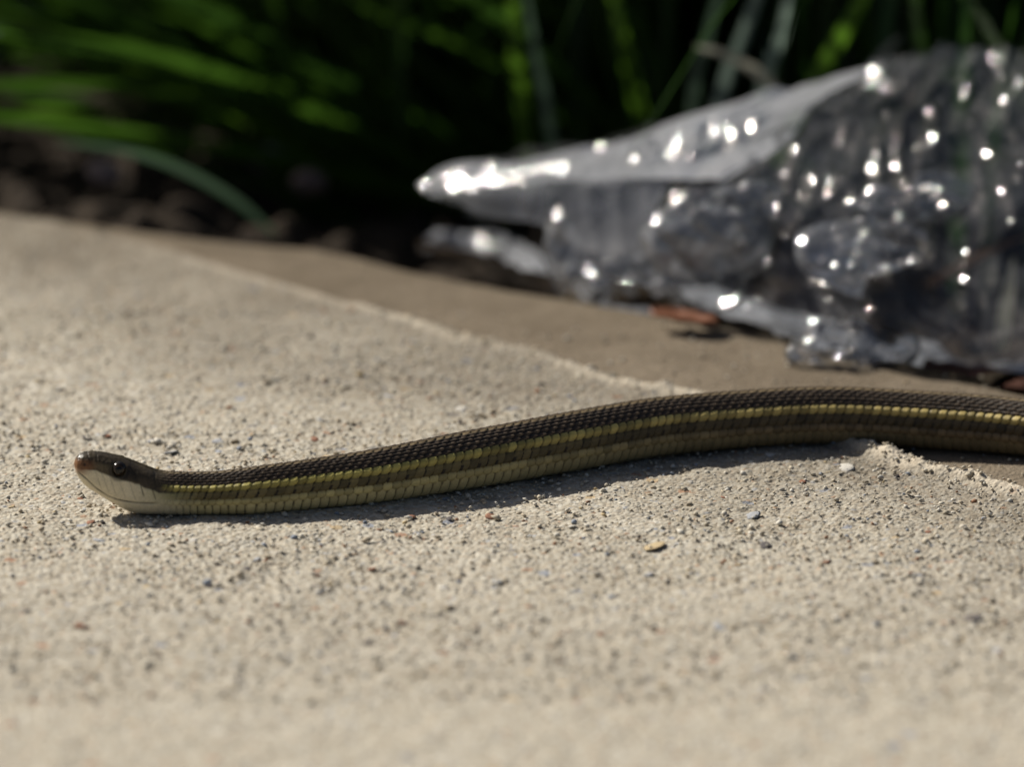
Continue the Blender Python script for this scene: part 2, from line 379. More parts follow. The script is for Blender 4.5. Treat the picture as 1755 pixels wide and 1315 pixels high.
    j0 = np.argmin(np.abs(ad[0][:, None]-cen[None, :])/np.maximum(wid[None, :], 1) + 0, axis=1)
    best = np.full(S.shape, -1.0); bj = np.zeros(S.shape, int); bi = np.zeros(S.shape); ba = np.zeros(S.shape); bb = np.zeros(S.shape)
    for dj in (-1, 0, 1):
        j = np.clip(j0+dj, 0, 11); J = np.broadcast_to(j[None, :], S.shape)
        b = ((ad[0]-cen[j])/(wid[j]/2))[None, :]+0*S
        for di in (-1, 0, 1):
            off = .5*(J % 2); i = np.round(U-off)+di; a = U-off-i
            isv = J == 0; big = (J <= 2) & ~isv
            a = a-np.where((J > 1) & (J < 9), .22*b, np.where(J == 1, .08*b, 0))
            al = np.clip(a/np.where(isv, .51, np.where(big, .56, np.where(J == 3, .60, .84))), -1, 1)
            hw = np.where(isv, 1.08*(1-np.abs(al)**8), np.where(big, 1.12*(1-np.abs(al)**4)**.6, np.where(J == 3, 1.22*(1-np.abs(al)**2.6)**.62, 1.26*(1-np.abs(al)**1.9)**.72)))
            inside = (hw-np.abs(b))
            ramp = np.where(J <= 3, .55+.45*(al+1)/2, .15+.85*(al+1)/2)
            edge = np.clip(inside/np.where(isv, .1, .45), 0, 1)**.6*np.clip((1-al)/np.where(J <= 3, .35, .16), 0, 1)**.7*np.clip((1+al)/np.where(J <= 3, .35, .05), 0, 1)**.7
            h = ramp*edge*(1-.25*np.clip(b*b, 0, 1))+np.where(J > 3, .34*np.exp(-(b/.22)**2)*sstep(-.8, .1, al)*edge, np.where(J == 3, .2*np.exp(-(b/.35)**2)*edge, 0))
            h = np.where((inside > 0) & (np.abs(al) < 1), h, -1)
            m = h > best
            best = np.where(m, h, best); bj = np.where(m, J, bj); bi = np.where(m, i, bi); ba = np.where(m, al, ba); bb = np.where(m, b, bb)
    gap = best < 0; hgt = np.clip(best, 0, None)
    amp = np.array([.00036, .00062, .00052, .00060]+[.00034]*9)[bj]*sstep(spx(262), spx(318), S)*np.interp(S, [0, XEND+.1, TOT], [1, 1, .3])
    disp = amp*hgt
    # pigment
    rnd = _h(bi, bj.astype(float), np.where(deg > 180, 1., 0.), 77); rnd2 = _h(bi, bj.astype(float), np.where(deg > 180, 1., 0.), 78)
    tail_t = sstep(spx(500), spx(1400), S)[..., None]
    c = np.zeros(S.shape+(3,))
    def put(mask, v): c[mask] = np.broadcast_to(v, c.shape)[mask]
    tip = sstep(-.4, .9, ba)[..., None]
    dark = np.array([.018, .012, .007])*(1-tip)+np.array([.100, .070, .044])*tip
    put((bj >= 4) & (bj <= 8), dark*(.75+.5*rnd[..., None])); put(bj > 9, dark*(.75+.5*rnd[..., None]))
    put(bj == 9, np.array([.17, .125, .065])*(.8+.4*rnd[..., None]))
    yel = np.array([.42, .36, .10])*(1-tail_t)+np.array([.45, .35, .12])*tail_t
    put(bj == 3, yel*(.55+.75*rnd[..., None])*(.25+.75*sstep(-.95, -.3, ba)[..., None])*(1-.45*sstep(.1, 1.1, -bb)[..., None]))
    ol = np.array([.155, .125, .052])*(1-tail_t)+np.array([.070, .052, .026])*tail_t
    put(bj == 2, ol*(.6+.75*rnd[..., None])*(.75+.7*sstep(-.2, 1., bb)[..., None]))
    spot = (bj == 2) & ((np.mod(bi, 2) == 0) | (rnd2 > .85)) & (ba < -.25-.45*rnd2) & (bb < .15+.5*(rnd2-.5)+.7*(1-sstep(spx(330), spx(520), S)))
    put(spot, np.array([.010, .008, .006]))
    cr = np.array([.47, .41, .19])*(1-tail_t)+np.array([.15, .11, .06])*tail_t
    put(bj == 1, cr*(.65+.6*rnd[..., None]))
    put(bj == 0, (np.array([.54, .48, .26])*(1-tail_t)+np.array([.20, .16, .09])*tail_t)*(.9+.2*rnd[..., None]))
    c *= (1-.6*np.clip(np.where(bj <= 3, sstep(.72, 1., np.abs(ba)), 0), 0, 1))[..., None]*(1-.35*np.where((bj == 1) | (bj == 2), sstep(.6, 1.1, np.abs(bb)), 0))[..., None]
    put(gap, np.array([.016, .012, .008])); put(gap & (ad < 72), np.array([.20, .175, .10]))
    # head pigment and plates, in the head's own side view
    hx = np.interp(S, [spx(p) for p in range(128, 420, 4)], list(range(128, 420, 4))); hy = hpx(up)
    b1 = np.interp(hx, [128, 150, 166, 191, 210, 223, 240, 255, 275, 290, 330], [803, 802, 803, 811, 817, 819, 824, 831, 838, 840, 838]) + 1.2*noise(hx*.12, hy*.12, seed=61)
    mth = np.interp(hx, [128, 136, 150, 168, 186, 200, 214, 235, 262, 275], [807, 808, 818, 836, 847.5, 852, 854, 855.5, 856, 855])
    hc = np.zeros_like(c)
    nz = noise(hx*.09, hy*.09, seed=62)[..., None]; nz2 = noise(hx*.35, hy*.35, PHI*3, seed=63)[..., None]
    top = np.array([.050, .038, .022])*(1+.35*nz+.25*nz2)
    loreal = np.array([.15, .115, .062])*(1+.3*nz2)
    top = top*(1+.5*np.exp(-((hx-245)/30)**2-((hy-822)/9)**2))[..., None]
    lw = (sstep(10, 2, np.abs(hy-(b1-9)))*sstep(200, 180, hx)*sstep(148, 165, hx))[..., None]
    top = top*(1-lw)+loreal*lw
    nose = (sstep(172, 150, hx)*sstep(784, 792, hy))[..., None]
    top = top*(1-nose)+np.array([.20, .095, .040])*nose
    cream = np.array([.73, .65, .46])*(1+.07*nz+.05*nz2)
    gr = sstep(225, 300, hx)[..., None]*sstep(872, 838, hy)[..., None]
    cream = cream*(1-gr)+np.array([.30, .29, .14])*gr
    pinkn = (sstep(165, 138, hx)*sstep(818, 803, hy))[..., None]; cream = cream*(1-pinkn)+np.array([.36, .235, .15])*pinkn
    k = sstep(-2.2, 2.2, hy-b1)[..., None]
    hc = top*(1-k)+cream*k
    # sutures between the lip plates, the mouth line, chin folds
    relief = np.zeros(S.shape)
    for x0, st_ in ((166, .18), (178, .22), (191, .24), (207, .20), (225, .30), (244, .95), (264, .9)):
        xl = x0+(hy-b1)*.35
        m = np.exp(-((hx-xl)/1.3)**2)*sstep(0, 2, hy-b1+3)*sstep(2, -2, hy-np.minimum(mth-6, b1+(14 if st_ > .8 else 30)))
        hc *= (1-.85*st_*m)[..., None]; relief -= .00010*m
    m = np.exp(-((hy-mth)/1.5)**2)*sstep(276, 262, hx)*sstep(134, 140, hx)
    brk = sstep(-.2, .5, noise(hx*.08, hx*0, seed=65))
    hc *= (1-(.62+.3*brk)[..., None]*m[..., None]); relief -= .00026*m
    for off, x0, x1 in ((9, 175, 205), (14, 190, 225)):
        m = np.exp(-((hy-mth-off)/1.2)**2)*sstep(x0-6, x0, hx)*sstep(x1+6, x1, hx); hc *= (1-.25*m)[..., None]; relief -= .00006*m
    # crown plates: seams across and along
    crown = sstep(b1-4, b1-12, hy)
    for x0 in (150, 163, 190, 226, 262):
        m = np.exp(-((hx-x0-5*noise(hy*.09+x0, hy*0, seed=66)-6*(np.abs(lat)/.004))/1.2)**2)*crown; hc *= (1-.35*m)[..., None]; relief -= .00006*m
    m = np.exp(-((lat-0)/.00012)**2)*crown*(sstep(160, 150, hx)+sstep(220, 228, hx)); hc *= (1-.6*m)[..., None]; relief -= .00014*m
    # brow over the eye, socket, nostril
    ey_x, ey_y = 206., 801.5
    de_ = np.hypot(hx-ey_x, (hy-ey_y)*1.0)
    sidef = sstep(30, 50, np.abs(np.abs(deg-180)-0))
    relief += .00045*np.exp(-(((hx-ey_x)/17)**2+((hy-(ey_y-13))/5)**2))*sidef
    relief -= .00055*sstep(14, 8, de_)*sidef
    ringm = np.exp(-((de_-12.5)/1.8)**2)*sidef; hc = hc*(1-.35*ringm[..., None])+np.array([.16, .14, .085])*.3*ringm[..., None]
    hc *= (1-.6*np.exp(-((de_-16)/2.5)**2)*sidef*(hy > ey_y))[..., None]
    nos = np.exp(-(((hx-147)/3.0)**2+((hy-793)/2.6)**2))*sidef; hc *= (1-.85*nos)[..., None]; relief -= .0002*nos
    hm = np.where(ad < 106, sstep(spx(352), spx(268), S), sstep(spx(304), spx(272), S))[..., None]
    hmc = np.clip(hm+.0, 0, 1)
    c = c*(1-hmc)+np.clip(hc, .003, 1)*hmc
    disp = disp+relief*hmc[..., 0]
    # small unevenness of skin, wrinkles on the neck
    disp = disp+.00004*noise(S*2500, PHI*8, seed=70)
    nl, nu_ = latr/np.maximum(W[:, None], 1e-5), verr/np.maximum(H[:, None], 1e-5)
    nl, nu_ = sph/np.maximum(W[:, None], 1e-4), -cph/np.maximum(H[:, None], 1e-4); nn = np.hypot(nl, nu_)
    lat = lat+disp*nl/nn; up = up+disp*nu_/nn
    up = up+.0004     # rests on the grain tops
    # lift over the burr of the slab
    px_ = -ty[:, None]; py_ = tx[:, None]      # left-hand normal: points away from the camera for +x travel
    X = cx[:, None]-px_*lat; Y = cy[:, None]-py_*lat
    lift = smooth(smooth(slab_base(cx, cy)[0], 251), 201)[:, None]
    up = up+np.clip(lift, -.006, .0012)
    V = np.stack([X, Y, up], -1).reshape(-1, 3); F = grid_faces(len(s), NV, True)
    n0 = len(V); V = np.vstack([V, [[X[0].mean(), Y[0].mean(), up[0].mean()], [X[-1].mean(), Y[-1].mean(), up[-1].mean()]]])
    capA = [(n0, k, (k+1) % NV, n0) for k in range(NV)]; b0 = (len(s)-1)*NV
    tri = [(n0, k, (k+1) % NV) for k in range(NV)]+[(n0+1, b0+(k+1) % NV, b0+k) for k in range(NV)]
    me = bpy.data.meshes.new('body')
    faces = F.astype(np.int32); lt = np.concatenate([np.full(len(faces), 4), np.full(len(tri), 3)]).astype(np.int32)
    loops = np.concatenate([faces.ravel(), np.array(tri, np.int32).ravel()])
    me.vertices.add(len(V)); me.vertices.foreach_set('co', V.astype(np.float32).ravel())
    me.loops.add(len(loops)); me.loops.foreach_set('vertex_index', loops)
    me.polygons.add(len(lt)); me.polygons.foreach_set('loop_start', np.concatenate([[0], np.cumsum(lt)[:-1]]).astype(np.int32)); me.polygons.foreach_set('loop_total', lt)
    me.polygons.foreach_set('use_smooth', np.ones(len(lt), bool)); me.update(calc_edges=True); me.validate()
    cc = c.reshape(-1, 3); set_col(me, 'col', np.vstack([cc, cc[:1], cc[-1:]]))
    gl = np.clip(headness*.9, 0, 1).reshape(-1); set_f(me, 'gloss', np.concatenate([gl, [1, 0]]))
    m = Mat('snake_skin'); co = m.coord()
    n1 = m.noise(co, 3500, 3); col = m.mix(.35, m.attr('col').outputs['Color'], m.ramp(n1, [(.3, .35), (.7, 1.0)]), 'MULTIPLY')
    ro = m.math('SUBTRACT', .50, m.math('MULTIPLY', m.attr('gloss').outputs['Fac'], .16))
    nb = m.bump(n1, .00005, .5)
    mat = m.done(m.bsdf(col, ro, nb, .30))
    root = empty('snake', tuple(ground(300, 882)), label='slender dark brown garter snake with yellow side stripe stretched across the concrete, head raised', category='snake')
    body = obj('body', me, mat, root); body.matrix_parent_inverse = Matrix.Translation(-root.location)
    # eyes
    se = spx(ey_x); ze = (GY-ey_y)/PXMM/cp*.001+.0004; ie = np.argmin(np.abs(s-se))
    row_up = up[ie]; row_lat = np.abs(lat[ie]); front = ad[0] > 60
    wle = row_lat[np.argmin(np.where(ad[0] > 70, np.abs(row_up-ze), 9))]
    uv = []; r = .00142
    nu, nv = 24, 32; V = []
    for i in range(nu+1):
        th = math.pi*i/nu
        for j in range(nv): V.append((r*math.sin(th)*math.cos(2*math.pi*j/nv), r*math.sin(th)*math.sin(2*math.pi*j/nv), r*math.cos(th)))
    em = mesh_np('eye', V, grid_faces(nu+1, nv, True))
    m = Mat('snake_eye'); oc = m.coord(); ln = m.n('VectorMath', operation='LENGTH'); sx = m.n('SeparateXYZ'); m.l(oc, sx.inputs[0])
    rr = m.math('SQRT', m.math('ADD', m.math('POWER', sx.outputs[0], 2.), m.math('POWER', sx.outputs[1], 2.)))
    ec = m.ramp(m.math('MULTIPLY', rr, 1/.00142), [(0., (.003, .003, .003)), (.50, (.003, .003, .003)), (.56, (.05, .032, .015)), (.66, (.02, .013, .008)), (.95, (.012, .009, .007))])
    emat = m.done(m.bsdf(ec, .16, None, .3, **{'Coat Weight': .12, 'Coat Roughness': .05}))
    for sgn in (1, -1):
        e = obj('eye', em, emat, root)
        e.location = Vector((cx[ie], cy[ie]-sgn*(wle-.00035), ze))-root.location; e.rotation_euler = (math.radians(90)*sgn, 0, 0)
    return root
build_snake()

# ------------------------------------------------------------------ grass
def grass_mat(name, c1, c2, trans=.45, rough=.45):
    m = Mat(name); c = m.coord()
    oi = m.n('ObjectInfo'); nz = m.noise(c, 60, 3)
    col = m.mix(nz, c1+(1,), c2+(1,)); 
    hs = m.n('HueSaturation'); m.l(col, hs.inputs['Color']); m.l(m.math('ADD', .65, m.math('MULTIPLY', oi.outputs['Random'], .7)), hs.inputs['Value'])
    p = m.bsdf(hs.outputs[0], rough, None, .4); tr = m.n('BsdfTranslucent'); m.l(hs.outputs[0], tr.inputs[0])
    mx = m.n('MixShader'); mx.inputs[0].default_value = trans; m.l(p, mx.inputs[1]); m.l(tr.outputs[0], mx.inputs[2])
    return m.done(mx.outputs[0])
G_GREEN = grass_mat('grass_green', (.018, .048, .007), (.036, .088, .012), .4)
G_BRIGHT = grass_mat('grass_bright', (.054, .13, .009), (.095, .195, .018), .58)
G_BLUE = grass_mat('grass_blue', (.045, .085, .050), (.075, .12, .075), .35)
G_PALE = grass_mat('grass_dry', (.22, .22, .17), (.34, .33, .27), .3)
G_MID = grass_mat('grass_mid', (.027, .070, .007), (.050, .112, .012), .5)
G_GREY = grass_mat('grass_grey', (.13, .19, .15), (.24, .30, .25), .4)
G_BROWN = grass_mat('grass_brown', (.14, .07, .03), (.22, .12, .05), .3)
def ribbon(pts, width, n=16, twist=0., fold=.25, side=None):
    C = catmull(pts, n); T = np.gradient(C, axis=0); T /= np.linalg.norm(T, axis=1)[:, None]
    ref = np.array(side if side is not None else (1., .0, 0)); V = []
    for k in range(n):
        t = k/(n-1); a = twist*t; sd = ref-T[k]*(ref@T[k]); sd /= max(np.linalg.norm(sd), 1e-6); nm = np.cross(T[k], sd)
        s2 = sd*math.cos(a)+nm*math.sin(a); n2 = np.cross(T[k], s2)
        wv = width*.5*(min(1, .55+t*3))*(1-t**2.6)**.8+.00012
        V += [C[k]-s2*wv, C[k]-n2*wv*fold, C[k]+s2*wv]
    return np.array(V), grid_faces(n, 3)
def blade_mesh(h, lean, width, seed):
    r = np.random.default_rng(seed); b = r.uniform(-.15, .15)
    pts = [(0, 0, 0), (lean*.12*h, b*h*.1, .38*h), (lean*.42*h, b*h*.35, .72*h), (lean*.85*h, b*h*.7, (.95-.25*abs(lean))*h), (lean*1.25*h, b*h, (.98-.75*abs(lean))*h)]
    v, f = ribbon(pts, width, 14, r.uniform(-1.2, 1.2), .3, (0, 1, 0)); return mesh_np('blade', v, f)
VAR = {}
for gm, gk in ((G_GREEN, 'g'), (G_BRIGHT, 'b'), (G_BLUE, 'u'), (G_PALE, 'p')):
    for k in range(6):
        me = blade_mesh(1.0, .1+.17*k, .020+.004*(k % 3), 300+k); me.materials.append(gm); VAR[(gk, k)] = me
def soil_z(x, y): return -.024
def clump(label, base, n_part, n_stuff, spread_, hrange, az_mean, az_sd, kinds, seed, lean_r=(0, 5), hero=(), world=()):
    r = np.random.default_rng(seed)
    root = empty('grass_clump', (base[0], base[1], -.022), label=label, category='grass', group='grass growing beside the slab')
    def one():
        p = np.array([r.normal(0, spread_[0]), r.normal(0, spread_[1])]); az = r.normal(az_mean, az_sd); h = r.uniform(*hrange)
        return p, az, h, kinds[r.integers(len(kinds))], int(r.integers(lean_r[0], lean_r[1]+1)), r.uniform(.7, 1.25)
    def limit(p, az, h, k):          # keep the sun on the slab: nothing above the plane of its rays over the shade line
        y = base[1]+p[1]
        return min(h, max(.045, (y-.07)*1.5))
    for _ in range(n_part):
        p, az, h, g, k, ws = one(); h = limit(p, az, h, k)
        o = obj('blade', VAR[(g, k)], None, root); o.location = (p[0], p[1], -.004); o.rotation_euler = (0, 0, az)
        wsc = ws*.16; o.scale = (h, wsc, h)
    V = []; F = []; n0 = 0
    for _ in range(n_stuff):
        p, az, h, g, k, ws = one(); h = limit(p, az, h, k)
        me = VAR[('g', k)]; v = np.zeros(len(me.vertices)*3); me.vertices.foreach_get('co', v); v = v.reshape(-1, 3)*[h, ws*.16, h]
        ca, sa = math.cos(az), math.sin(az)
        V.append(np.stack([v[:, 0]*ca-v[:, 1]*sa+p[0], v[:, 0]*sa+v[:, 1]*ca+p[1], v[:, 2]-.004], -1)); F.append(grid_faces(14, 3)+n0); n0 += len(v)
    if V: obj('undergrowth', mesh_np('undergrowth', np.concatenate(V), np.concatenate(F)), G_GREEN, root, kind='stuff')
    for pts, wpx, mat in hero:
        W3 = np.array([at_depth(*q) for q in pts])-np.array(root.location)
        v, f = ribbon(W3, wpx/8.2*.001, 20, .25, .25, (.2, -.6, .8) if abs(pts[0][0]-pts[-1][0]) > abs(pts[0][1]-pts[-1][1]) else (1, 0, .1))
        obj('blade', mesh_np('blade', v, f), mat, root)
    for W3, wm, mat in world:
        v, f = ribbon(np.array(W3)-np.array(root.location), wm, 18, .4, .25, (.2, -.45, .85)); obj('blade', mesh_np('blade', v, f), mat, root)
    return root
PI = math.pi
# fountain of blades sweeping to the left
def arching(seed, n, bx, by, reach, rise, drop, wmm, mats):
    r = np.random.default_rng(seed); out = []
    for _ in range(n):
        b = np.array([r.uniform(*bx), r.uniform(*by), -.024]); R = r.uniform(*reach); az = r.normal(PI, .28); h = r.uniform(*rise); dz = r.uniform(*drop)
        d = np.array([math.cos(az), math.sin(az), 0])
        out.append(([b, b+d*R*.22+[0, 0, h*.38], b+d*R*.5+[0, 0, h*.72], b+d*R*.78+[0, 0, h*.93], b+d*R+[0, 0, h-dz]], r.uniform(*wmm)*.001, mats[r.integers(len(mats))]))
    return out
clump('dense green clump whose long blades arch low over the bare soil', (.035, .32), 40, 700, (.03, .035), (.08, .22), PI*.97, .5, 'ggggb', 11, (1, 3),
      hero=[([(620, 330, .22), (450, 220, .215), (300, 132, .21), (180, 88, .205), (60, 52, .20)], 40, G_BRIGHT),
            ([(640, 250, .26), (470, 150, .25), (350, 95, .245), (230, 60, .24)], 38, G_BRIGHT),
            ([(560, 140, .27), (440, 70, .27), (320, 10, .27), (200, -30, .27)], 34, G_GREEN),
            ([(470, 400, .165), (400, 340, .165), (300, 285, .163), (200, 255, .16), (95, 243, .158)], 22, G_BLUE),
            ([(210, 215, .25), (130, 196, .245), (40, 184, .24), (-90, 180, .235)], 32, G_BRIGHT),
            ([(300, 160, .28), (120, 125, .27), (-50, 120, .27)], 24, G_GREEN),
            ([(640, 300, .25), (560, 190, .25), (470, 100, .25), (400, 40, .25)], 24, G_GREEN)],
      world=arching(5, 70, (-.02, .05), (.25, .40), (.12, .27), (.05, .14), (-.05, .01), (2.2, 4.2), [G_GREEN, G_MID, G_MID, G_BRIGHT])
      + arching(6, 110, (-.05, .04), (.225, .33), (.08, .18), (.035, .09), (-.02, .01), (2.4, 4.2), [G_GREEN, G_MID, G_MID])
      + arching(8, 70, (-.05, .05), (.23, .32), (.02, .07), (.05, .15), (-.03, .0), (2.2, 3.8), [G_GREEN, G_MID, G_MID]))
clump('upright green grass clump rising directly behind the clear plastic bag', (.095, .31), 90, 900, (.055, .045), (.10, .30), PI*.6, 1.3, 'gggbgu', 12, (0, 3),
      hero=[([(905, 330, .205), (890, 150, .202), (882, 60, .20), (878, -90, .20), (872, -250, .205)], 28, G_BRIGHT),
            ([(1110, 300, .205), (1085, 140, .202), (1064, 60, .20), (1045, -60, .20), (1030, -200, .20)], 28, G_BRIGHT),
            ([(1330, 280, .165), (1400, 135, .165), (1442, 60, .165), (1500, -40, .165), (1570, -150, .165)], 30, G_BRIGHT),
            ([(1215, 280, .16), (1240, 150, .16), (1270, 70, .16), (1310, -40, .16), (1350, -120, .16)], 26, G_GREY),
            ([(1185, 260, .165), (1190, 150, .165), (1212, 60, .165), (1240, -40, .165), (1260, -120, .165)], 20, G_BLUE),
            ([(1290, 250, .165), (1312, 130, .165), (1342, 50, .165), (1360, -60, .165), (1370, -150, .165)], 22, G_GREY),
            ([(960, 330, .18), (935, 170, .18), (920, 100, .18), (890, -80, .18)], 18, G_BLUE)])
clump('sparse grass clump with dry stalks at the tall end of the plastic bag', (.155, .24), 50, 350, (.04, .05), (.08, .22), PI*.3, 1.6, 'ggub', 13, (0, 4),
      hero=[([(1330, 150, .15), (1290, 118, .15), (1240, 92, .15), (1190, 78, .15)], 24, G_PALE),
            ([(1500, 130, .16), (1508, 105, .16), (1520, 85, .16), (1545, 60, .16)], 20, G_PALE)])
# a band of lower meadow farther back closes the view
def meadow():
    r = np.random.default_rng(40); V = []; F = []; n0 = 0
    for _ in range(2600):
        x = r.uniform(-.5, .5); y = r.uniform(.42, 1.1); h = min(r.uniform(.12, .3), (y-.07)*.6); k = int(r.integers(0, 6)); az = r.uniform(0, 6.28)
        me = VAR[('g', k)]; v = np.zeros(len(me.vertices)*3); me.vertices.foreach_get('co', v); v = v.reshape(-1, 3)*[h, r.uniform(.12, .22), h]
        ca, sa = math.cos(az), math.sin(az); V.append(np.stack([v[:, 0]*ca-v[:, 1]*sa+x, v[:, 0]*sa+v[:, 1]*ca+y, v[:, 2]-.025], -1)); F.append(grid_faces(14, 3)+n0); n0 += len(v)
    obj('meadow_grass', mesh_np('meadow_grass', np.concatenate(V), np.concatenate(F)), G_GREEN, kind='stuff', label='mass of dark green grass growing behind the clumps', category='grass')
meadow()

# ------------------------------------------------------------------ clear plastic bag
def film_mat(name, h0, h1, rough=.08, refl=1.0, tl_mix=.3):
    m = Mat(name); c = m.coord()
    nb = m.bump(m.noise(c, 420, 3, .6), .0006, .35); v = m.voro(c, 160, 'DISTANCE_TO_EDGE'); nb = m.bump(v.outputs['Distance'], .0005, .5, nb)
    tr = m.n('BsdfTransparent'); tr.inputs[0].default_value = (.93, .94, .95, 1)
    df = m.n('BsdfDiffuse'); df.inputs[0].default_value = (.76, .78, .84, 1); m.l(nb, df.inputs['Normal'])
    tl = m.n('BsdfTranslucent'); tl.inputs[0].default_value = (.76, .78, .84, 1)
    hz = m.n('MixShader'); hz.inputs[0].default_value = tl_mix; m.l(df.outputs[0], hz.inputs[1]); m.l(tl.outputs[0], hz.inputs[2])
    a = m.n('MixShader'); m.l(m.ramp(m.noise(c, 35, 3), [(.35, h0), (.7, h1)]), a.inputs[0]); m.l(tr.outputs[0], a.inputs[1]); m.l(hz.outputs[0], a.inputs[2])
    gl = m.n('BsdfGlossy'); gl.inputs['Roughness'].default_value = rough; m.l(nb, gl.inputs['Normal'])
    fr = m.n('Fresnel'); fr.inputs[0].default_value = 1.5; m.l(nb, fr.inputs['Normal'])
    f = m.n('MixShader'); m.l(m.math('MULTIPLY', fr.outputs[0], refl), f.inputs[0]); m.l(a.outputs[0], f.inputs[1]); m.l(gl.outputs[0], f.inputs[2])
    return m.done(f.outputs[0])
FILM = film_mat('clear_film', .03, .09, .05, 1.0); MILKY = film_mat('hazy_film', .40, .56, .07, .30); LAYERS = film_mat('layered_film', .08, .26, .06, 1.6); HAZE = film_mat('soft_film', .22, .36, .08, .5); LIP = film_mat('folded_film', .45, .70, .06, 1.2)
def facet(x, y, seed, k=.35, g=.8):        # lower envelope of tilted bowls: flat facets meeting in sharp creases
    ix, iy = np.floor(x), np.floor(y); z0 = np.zeros_like(ix); best = np.full(x.shape, 9.)
    for dx in (-2, -1, 0, 1, 2):
        for dy in (-2, -1, 0, 1, 2):
            cx, cy = ix+dx, iy+dy; px = x-cx-_h(cx, cy, z0, seed); py = y-cy-_h(cx, cy, z0, seed+1)
            best = np.minimum(best, k*(px*px+py*py)+g*((_h(cx, cy, z0, seed+2)-.5)*px+(_h(cx, cy, z0, seed+3)-.5)*py))
    return best
def crumple(P, amp=1.0, seed=0, warp=.35, sc=1.0, patchy=False):
    du = np.gradient(P, axis=0); dv = np.gradient(P, axis=1); nrm = np.cross(du, dv); nrm /= np.maximum(np.linalg.norm(nrm, axis=2), 1e-9)[..., None]
    U = np.cumsum(np.linalg.norm(du, axis=2), axis=0).mean(1)[:, None]*np.ones(P.shape[1]); Vv = np.cumsum(np.linalg.norm(dv, axis=2), axis=1).mean(0)[None, :]*np.ones((P.shape[0], 1))
    U = U/sc; Vv = Vv/sc
    wu = U+warp*.01*noise(U*40, Vv*40, seed=seed+9); wv = Vv+warp*.01*noise(U*40, Vv*40, seed=seed+8)
    mk = .35+1.5*sstep(-.05, .45, noise(U*55, Vv*55, seed=seed+7)) if patchy else 1.0
    h = 0
    for k, (am, L, ra) in enumerate(((.0050, .016, 2.6), (-.0034, .0085, 3.2), (.0023, .0046, 3.0), (-.0009, .0026, 2.0))):   # long folds, each set running its own way
        a = .5+1.1*_h(np.array([seed*1.]), np.array([k*1.]), np.array([0.]), 5)[0]*(1 if k % 2 else -1)
        h = h+am*facet((wu*math.cos(a)+wv*math.sin(a))/(L*ra), (wv*math.cos(a)-wu*math.sin(a))/L, seed+1+10*k)
    return P+nrm*((h-h.mean())*amp*mk)[..., None]
def surf(rows, nu, nv):
    A = np.stack([catmull(r, nv) for r in rows]); return np.stack([catmull(A[:, j], nu) for j in range(nv)], 1)
def D(px, py, Y): return np.array(at_depth(px, py, Y))
